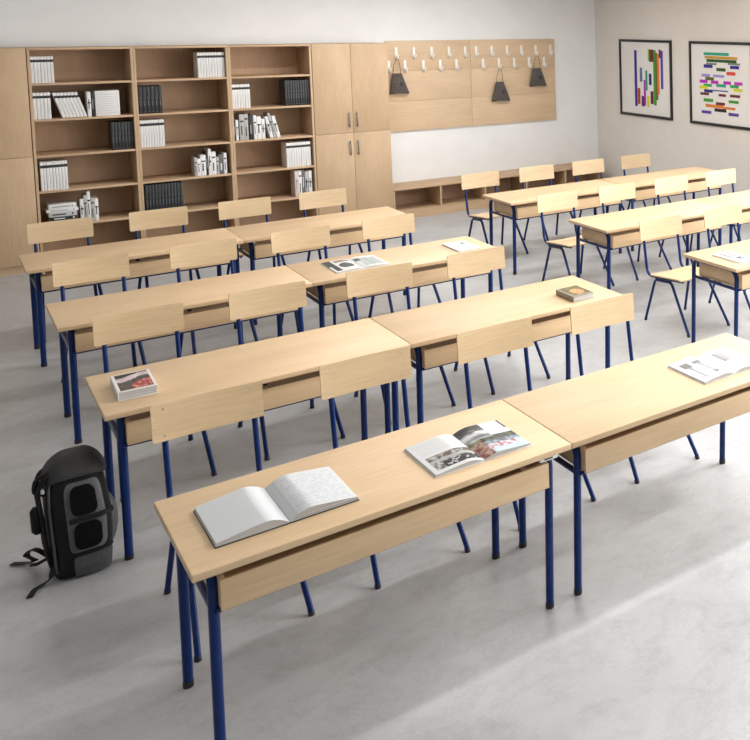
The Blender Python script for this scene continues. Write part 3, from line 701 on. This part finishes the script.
def dr_left(u, v):
    c = (0.80, 0.80, 0.80)
    if 0.10 < u < 0.9 and 0.10 < v < 0.9:
        if abs(v - 0.74) < 0.10 and 0.14 < u < 0.38: return (0.26, 0.26, 0.27)
        if abs((u - 0.26)) < 0.035 + (0.30 * max(0, v - 0.50)) and 0.14 < v < 0.66: return (0.40, 0.40, 0.41)
        if abs((u - 0.64) - 0.1 * (0.5 - v)) < 0.032 + 0.3 * max(0, v - 0.55) and 0.24 < v < 0.70: return (0.40, 0.40, 0.41)
        if 0.50 < u < 0.78 and 0.68 < v < 0.80: return (0.28, 0.28, 0.29)
        if 0.60 < u < 0.76 and 0.17 < v < 0.28: return (0.25, 0.25, 0.25)
        if v > 0.80 and math.sin(v * 130) > 0.3: return (0.66, 0.66, 0.66)
    return c
def dr_right(u, v):
    c = (0.80, 0.80, 0.80)
    if 0.22 < u < 0.85 and 0.42 < v < 0.84: return mixc((0.35, 0.35, 0.35), (0.52, 0.52, 0.52), (u - 0.2) * 1.2)
    return c
open_book('open_book', (2.380, 2.711, H + 0.0005), 0.362, 0.338, 0.020, dr_left, dr_right, M_white, 'open white book with grey tool drawings on the right desk of the front row', 'book', res=(44, 60))

def m2_left(u, v):
    c = (0.76, 0.77, 0.77)
    if u < 0.28 and v > 0.10 : return (0.05, 0.06, 0.055) if u > 0.10 or v > 0.5 else c
    if 0.38 < u < 0.9 and 0.25 < v < 0.72:
        e = ((u - 0.64) / 0.26) ** 2 + ((v - 0.45) / 0.22) ** 2
        if e < 1: return mixc((0.03, 0.035, 0.03), (0.15, 0.16, 0.15), vnoise(u * 14, v * 14))
    if 0.38 < u < 0.95 and 0.76 < v < 0.95: return (0.35, 0.28, 0.22)
    return c
def m2_right(u, v):
    c = (0.76, 0.77, 0.77)
    if 0.08 < u < 0.30 and 0.62 < v < 0.85: return (0.16, 0.18, 0.17)
    if 0.2 < u < 0.9 and 0.15 < v < 0.85: return mixc((0.40, 0.43, 0.44), (0.55, 0.58, 0.58), vnoise(u * 9, v * 9, 4))
    return c
open_book('open_magazine', (1.765, 6.418, H + 0.0005), 0.346, 0.385, 0.010, m2_left, m2_right, M_white, 'open magazine with black and grey pictures on the third desk row', 'magazine', res=(34, 34))

def closed_book(name, x0, y0, w, d, h, ink, covm, edge, label, cat, rz=0.0, spine_left=True, round_spine=False):
    root = empty(name, (x0, y0, H + 0.0005), label, cat, None, rz); ct = min(0.003, h * 0.2)
    bm = bmesh.new(); box(bm, (0.002, 0.003, ct), (w - 0.003, d - 0.003, h - ct)); link('page_block', bm, edge, root)
    bm = bmesh.new(); box(bm, (0, 0, 0), (w, d, ct - 0.0001), bev=0.0006); box(bm, (0, 0, h - ct + 0.0001), (w, d, h), bev=0.0006); box(bm, (-0.002, 0, 0.0), (0.0015, d, h), bev=0.0008); cv = link('cover', bm, covm, root)
    sheet('cover_print', 44, 60, lambda u, v: Vector((0.001 + (w - 0.002) * u, 0.001 + (d - 0.002) * v, h + 0.0004)), ink, cv)
    return root
def rb(u, v):
    if u < 0.06 or u > 0.94 or v < 0.05 or v > 0.96: return (0.78, 0.76, 0.75)
    n = vnoise(u * 5, v * 5, 3); n2 = vnoise(u * 16, v * 16, 6); rid = 0.60 - 0.10 * math.sin(u * 5 + 0.5) + 0.05 * n2
    if v > rid + 0.20 + 0.05 * math.sin(u * 4): return (0.03, 0.028, 0.03)
    if v > rid: return mixc((0.75, 0.66, 0.66), (0.55, 0.45, 0.46), n)
    if v > rid - 0.20: return mixc((0.03, 0.035, 0.03), (0.16, 0.17, 0.14), n2)
    if u > 0.40: return mixc((0.55, 0.04, 0.03), (0.35, 0.10, 0.08), n2 * 1.3) if n2 > 0.30 else (0.70, 0.35, 0.32)
    return mixc((0.07, 0.055, 0.045), (0.20, 0.14, 0.11), n2)
closed_book('photo_book', 0.189, 4.600, 0.146, 0.300, 0.042, rb, M_white, M_edge, 'closed thick photo book with red, white and black cover beside the backpack desk end', 'book', rz=-0.02)
def gb(u, v):
    n = vnoise(u * 6, v * 6, 9); n2 = vnoise(u * 18, v * 18, 4)
    if u < 0.10 or v < 0.10: return mixc((0.30, 0.28, 0.22), (0.45, 0.42, 0.36), n2)
    e = math.hypot(u - 0.55, v - 0.45)
    if e < 0.28: return mixc((0.75, 0.50, 0.22), (0.55, 0.25, 0.16), n2)
    return mixc((0.10, 0.08, 0.03), (0.30, 0.27, 0.12), n2)
closed_book('closed_book', 2.412, 4.500, 0.140, 0.245, 0.036, gb, mat('taupe_cover', (0.28, 0.25, 0.20), 0.5), M_edge, 'closed thick book with a brown and green patterned cover on the second row', 'book', rz=0.0)
def wb(u, v):
    if 0.62 < u < 0.80 and 0.62 < v < 0.84: return (0.28, 0.30, 0.30)
    return (0.80, 0.81, 0.82)
closed_book('brochure', 2.432, 6.412, 0.165, 0.345, 0.012, wb, M_white, M_edge, 'thin white brochure with one small grey mark at the right end of the third row', 'brochure')
def wa(u, v):
    if 0.20 < u < 0.36 and 0.35 < v < 0.95 and vnoise(u * 8, v * 9, 2) > 0.25: return (0.22, 0.20, 0.18)
    if 0.20 < v < 0.42 and 0.42 < u < 0.75 and vnoise(u * 10, v * 9, 7) > 0.25: return (0.10, 0.08, 0.12)
    if 0.55 < u < 0.66 and 0.45 < v < 0.85: return (0.13, 0.11, 0.12)
    return (0.80, 0.80, 0.81)
closed_book('white_magazine', 3.718, 4.505, 0.150, 0.350, 0.012, wa, M_white, M_edge, 'thin white magazine with small dark pictures at the right picture edge', 'magazine')

# ------------------------------------------------------------------ backpack
M_pk = noise_mat('black_nylon', (0.0035, 0.0035, 0.004), (0.006, 0.006, 0.0065), 90, 0.6, bump=0.1, spec=0.3)
M_pgf = noise_mat('grey_coated_panel', (0.085, 0.087, 0.09), (0.11, 0.112, 0.116), 90, 0.38, bump=0.05)
M_pg = noise_mat('dark_grey_nylon', (0.022, 0.0225, 0.023), (0.032, 0.0325, 0.033), 90, 0.6, bump=0.15)
M_pg2 = noise_mat('mid_grey_nylon', (0.050, 0.052, 0.054), (0.068, 0.070, 0.072), 90, 0.6, bump=0.15)
M_mesh = mat('black_mesh_pad', (0.003, 0.003, 0.0035), 0.95, spec=0.15)
M_buck = mat('light_buckle', (0.45, 0.45, 0.45), 0.4)
BP = (0.018, 4.64, 0.0)
pk = empty('backpack', BP, 'black and grey backpack standing on the floor beside the second desk row', 'backpack')
# sections: z, x-centre, half width, y-centre, half depth
SEC = [(0.0, 0.010, 0.086, 0.005, 0.10), (0.012, 0.009, 0.098, 0.0, 0.118), (0.06, 0.008, 0.105, 0.0, 0.125), (0.15, 0.010, 0.110, 0.0, 0.128), (0.27, 0.008, 0.114, 0.0, 0.128), (0.36, 0.002, 0.110, 0.004, 0.124), (0.43, 0.0, 0.104, 0.010, 0.114), (0.485, 0.002, 0.094, 0.016, 0.10), (0.525, 0.004, 0.076, 0.02, 0.08), (0.55, 0.006, 0.050, 0.022, 0.05), (0.558, 0.008, 0.018, 0.022, 0.02)]
def sec(z):
    for i in range(len(SEC) - 1):
        if SEC[i][0] <= z <= SEC[i + 1][0]:
            t = (z - SEC[i][0]) / (SEC[i + 1][0] - SEC[i][0]); return [SEC[i][k] * (1 - t) + SEC[i + 1][k] * t for k in range(5)]
    return SEC[-1]
def se(a, p): return math.copysign(abs(a) ** p, a)
def surf(z, an, off=0.0):
    s = sec(z); return Vector((s[1] + (s[2] + off) * se(math.cos(an), 0.55), s[3] + (s[4] + off) * se(math.sin(an), 0.55), z))
def loft(bm, zs, off=0.0, n=40):
    R = [[bm.verts.new(surf(z, 2 * PI * k / n, off)) for k in range(n)] for z in zs]
    for i in range(len(R) - 1):
        for k in range(n): bm.faces.new((R[i][k], R[i][(k + 1) % n], R[i + 1][(k + 1) % n], R[i + 1][k]))
    bm.faces.new(R[0][::-1]); bm.faces.new(R[-1])
bm = bmesh.new(); loft(bm, [0, .006, .012, .03, .06, .1, .15, .2, .27, .33, .36, .4, .43, .46, .485, .505, .525, .54, .55, .558]); link('bag_body', bm, M_pk, pk)
# dark grey lid
bm = bmesh.new()
n = 44; prof = [(0.452, 0.003), (0.457, 0.012), (0.470, 0.015), (0.490, 0.015), (0.515, 0.012), (0.535, 0.009), (0.55, 0.006), (0.560, 0.003)]; R = []
for i, (z, off) in enumerate(prof):
    row = []; k1 = (0.562 - z) / 0.137
    for k in range(n):
        an = 2 * PI * k / n; ca, sa = math.cos(an), math.sin(an); zz = z
        s = sec(min(zz, 0.558)); drop = k1 * (0.030 * (abs(se(ca, 1.0)) ** 2) * (1 if sa < 0 else 0.4) - 0.012 * (1 if sa < 0 else 0))
        row.append(bm.verts.new((s[1] + (s[2] + off) * se(ca, 0.6), s[3] + (s[4] + off) * se(sa, 0.6), zz + 0.006 - drop)))
    R.append(row)
for i in range(len(R) - 1):
    for k in range(n): bm.faces.new((R[i][k], R[i][(k + 1) % n], R[i + 1][(k + 1) % n], R[i + 1][k]))
bm.faces.new(R[-1]); bm.faces.new(R[0][::-1]); link('lid', bm, M_pg, pk)
# patches following the body on the viewer's side (-y)
def patch(name, m, z0, z1, a0, a1, off, th, parent=pk, rad=0.25, nz=14, na=14):
    """plate on the body surface between heights z0..z1 and fractions a0..a1 of the front width (-1 left .. 1 right)"""
    bm = bmesh.new()
    def P(s, t, sd):
        x = a0 + (a1 - a0) * s; z = z0 + (z1 - z0) * t; S = sec(z); o = off + (th if sd else 0)
        X = S[1] + S[2] * x
        c = min(0.999, abs(x)); sn = math.sqrt(max(0.0, 1 - c ** (2 / 0.55))) ** 0.55
        return Vector((X + (o * 0.6 * x), S[3] - S[4] * max(0.0, sn) - o, z))
    grid_solid(bm, rounded_cols(0, 1, 0, 1, rad, 6, na), nz, P); return link(name, bm, m, parent)
patch('front_panel', M_pgf, 0.125, 0.448, -0.42, 0.74, 0.001, 0.005, rad=0.14)
patch('mesh_pad', M_mesh, 0.300, 0.432, -0.24, 0.50, 0.007, 0.012, rad=0.28)
patch('mesh_pad', M_mesh, 0.140, 0.262, -0.24, 0.54, 0.007, 0.012, rad=0.28)
patch('waist_strap', M_pk, 0.270, 0.292, -0.34, 0.93, 0.010, 0.006, rad=0.05)
patch('bottom_pocket', M_pg2, 0.014, 0.108, -0.30, 0.86, 0.008, 0.009, rad=0.06)
patch('seam_band', M_pk, 0.110, 0.122, -0.36, 0.90, 0.007, 0.007, rad=0.05)
# right bulging pocket
bm = bmesh.new(); bmesh.ops.create_uvsphere(bm, u_segments=24, v_segments=16, radius=1, matrix=Matrix.Translation((0.100, 0.035, 0.185)) @ Matrix.Diagonal((0.050, 0.070, 0.135, 1))); link('side_pocket', bm, M_pg2, pk)
# piping line along left front edge
bm = bmesh.new(); tube(bm, [surf(z, PI * 1.23, 0.004) for z in [0.04 + 0.03 * k for k in range(16)]], 0.005, 8); link('piping', bm, M_pg2, pk)
# shoulder straps on the left side, small pouch, loose strap ends
def ribbon(bm, pts, wd, th=0.003, up=(0, 0, 1)):
    pts = [Vector(p) for p in pts]; rings = []
    for i, p in enumerate(pts):
        d = (pts[min(i + 1, len(pts) - 1)] - pts[max(i - 1, 0)]).normalized(); s = d.cross(Vector(up)); s = s.normalized() if s.length > 1e-3 else Vector((0, 1, 0)); nn = s.cross(d).normalized()
        rings.append([bm.verts.new(p + s * a * wd / 2 + nn * b * th / 2) for a, b in ((-1, -1), (1, -1), (1, 1), (-1, 1))])
    for i in range(len(rings) - 1):
        for k in range(4): bm.faces.new((rings[i][k], rings[i][(k + 1) % 4], rings[i + 1][(k + 1) % 4], rings[i + 1][k]))
    bm.faces.new(rings[0][::-1]); bm.faces.new(rings[-1])
for yy in (-0.055, 0.06):
    bm = bmesh.new()
    tube(bm, fillet([(-0.05, yy, 0.50), (-0.110, yy - 0.005, 0.49), (-0.128, yy - 0.01, 0.42), (-0.118, yy - 0.01, 0.29), (-0.110, yy, 0.14), (-0.096, yy, 0.06)], 0.05, 4), 0.016, 10, sy=0.55); link('shoulder_strap', bm, M_pk, pk)
bm = bmesh.new(); tube(bm, [(-0.134, -0.045, 0.235), (-0.136, -0.045, 0.250), (-0.138, -0.045, 0.345), (-0.136, -0.045, 0.362)], [0.010, 0.019, 0.019, 0.010], 14); link('strap_pouch', bm, M_pk, pk)
bm = bmesh.new(); tube(bm, fillet([(-0.06, -0.03, 0.50), (-0.130, -0.05, 0.495), (-0.138, -0.05, 0.43), (-0.10, -0.03, 0.40)], 0.03, 4), 0.010, 8)
link('carry_handle', bm, M_pk, pk)
bm = bmesh.new(); box(bm, (-0.118, -0.090, 0.427), (-0.106, -0.072, 0.446), bev=0.003); link('buckle', bm, M_buck, pk)
bm = bmesh.new(); ribbon(bm, fillet([(-0.100, -0.02, 0.10), (-0.150, 0.02, 0.155), (-0.175, 0.08, 0.10), (-0.135, 0.13, 0.035), (-0.17, 0.20, 0.010), (-0.215, 0.255, 0.006)], 0.05, 5), 0.024, 0.004); 
link('loose_strap', bm, M_pk, pk)
bm = bmesh.new(); tube(bm, fillet([(-0.10, 0.02, 0.08), (-0.14, 0.06, 0.05), (-0.155, 0.14, 0.02)], 0.03, 4), 0.008, 8)
link('loose_strap', bm, M_pk, pk)
bm = bmesh.new(); ribbon(bm, fillet([(-0.090, -0.075, 0.07), (-0.105, -0.105, 0.035), (-0.130, -0.090, 0.010), (-0.160, -0.11, 0.010), (-0.182, -0.165, 0.005)], 0.03, 5), 0.022, 0.004)
link('loose_strap', bm, M_pk, pk)
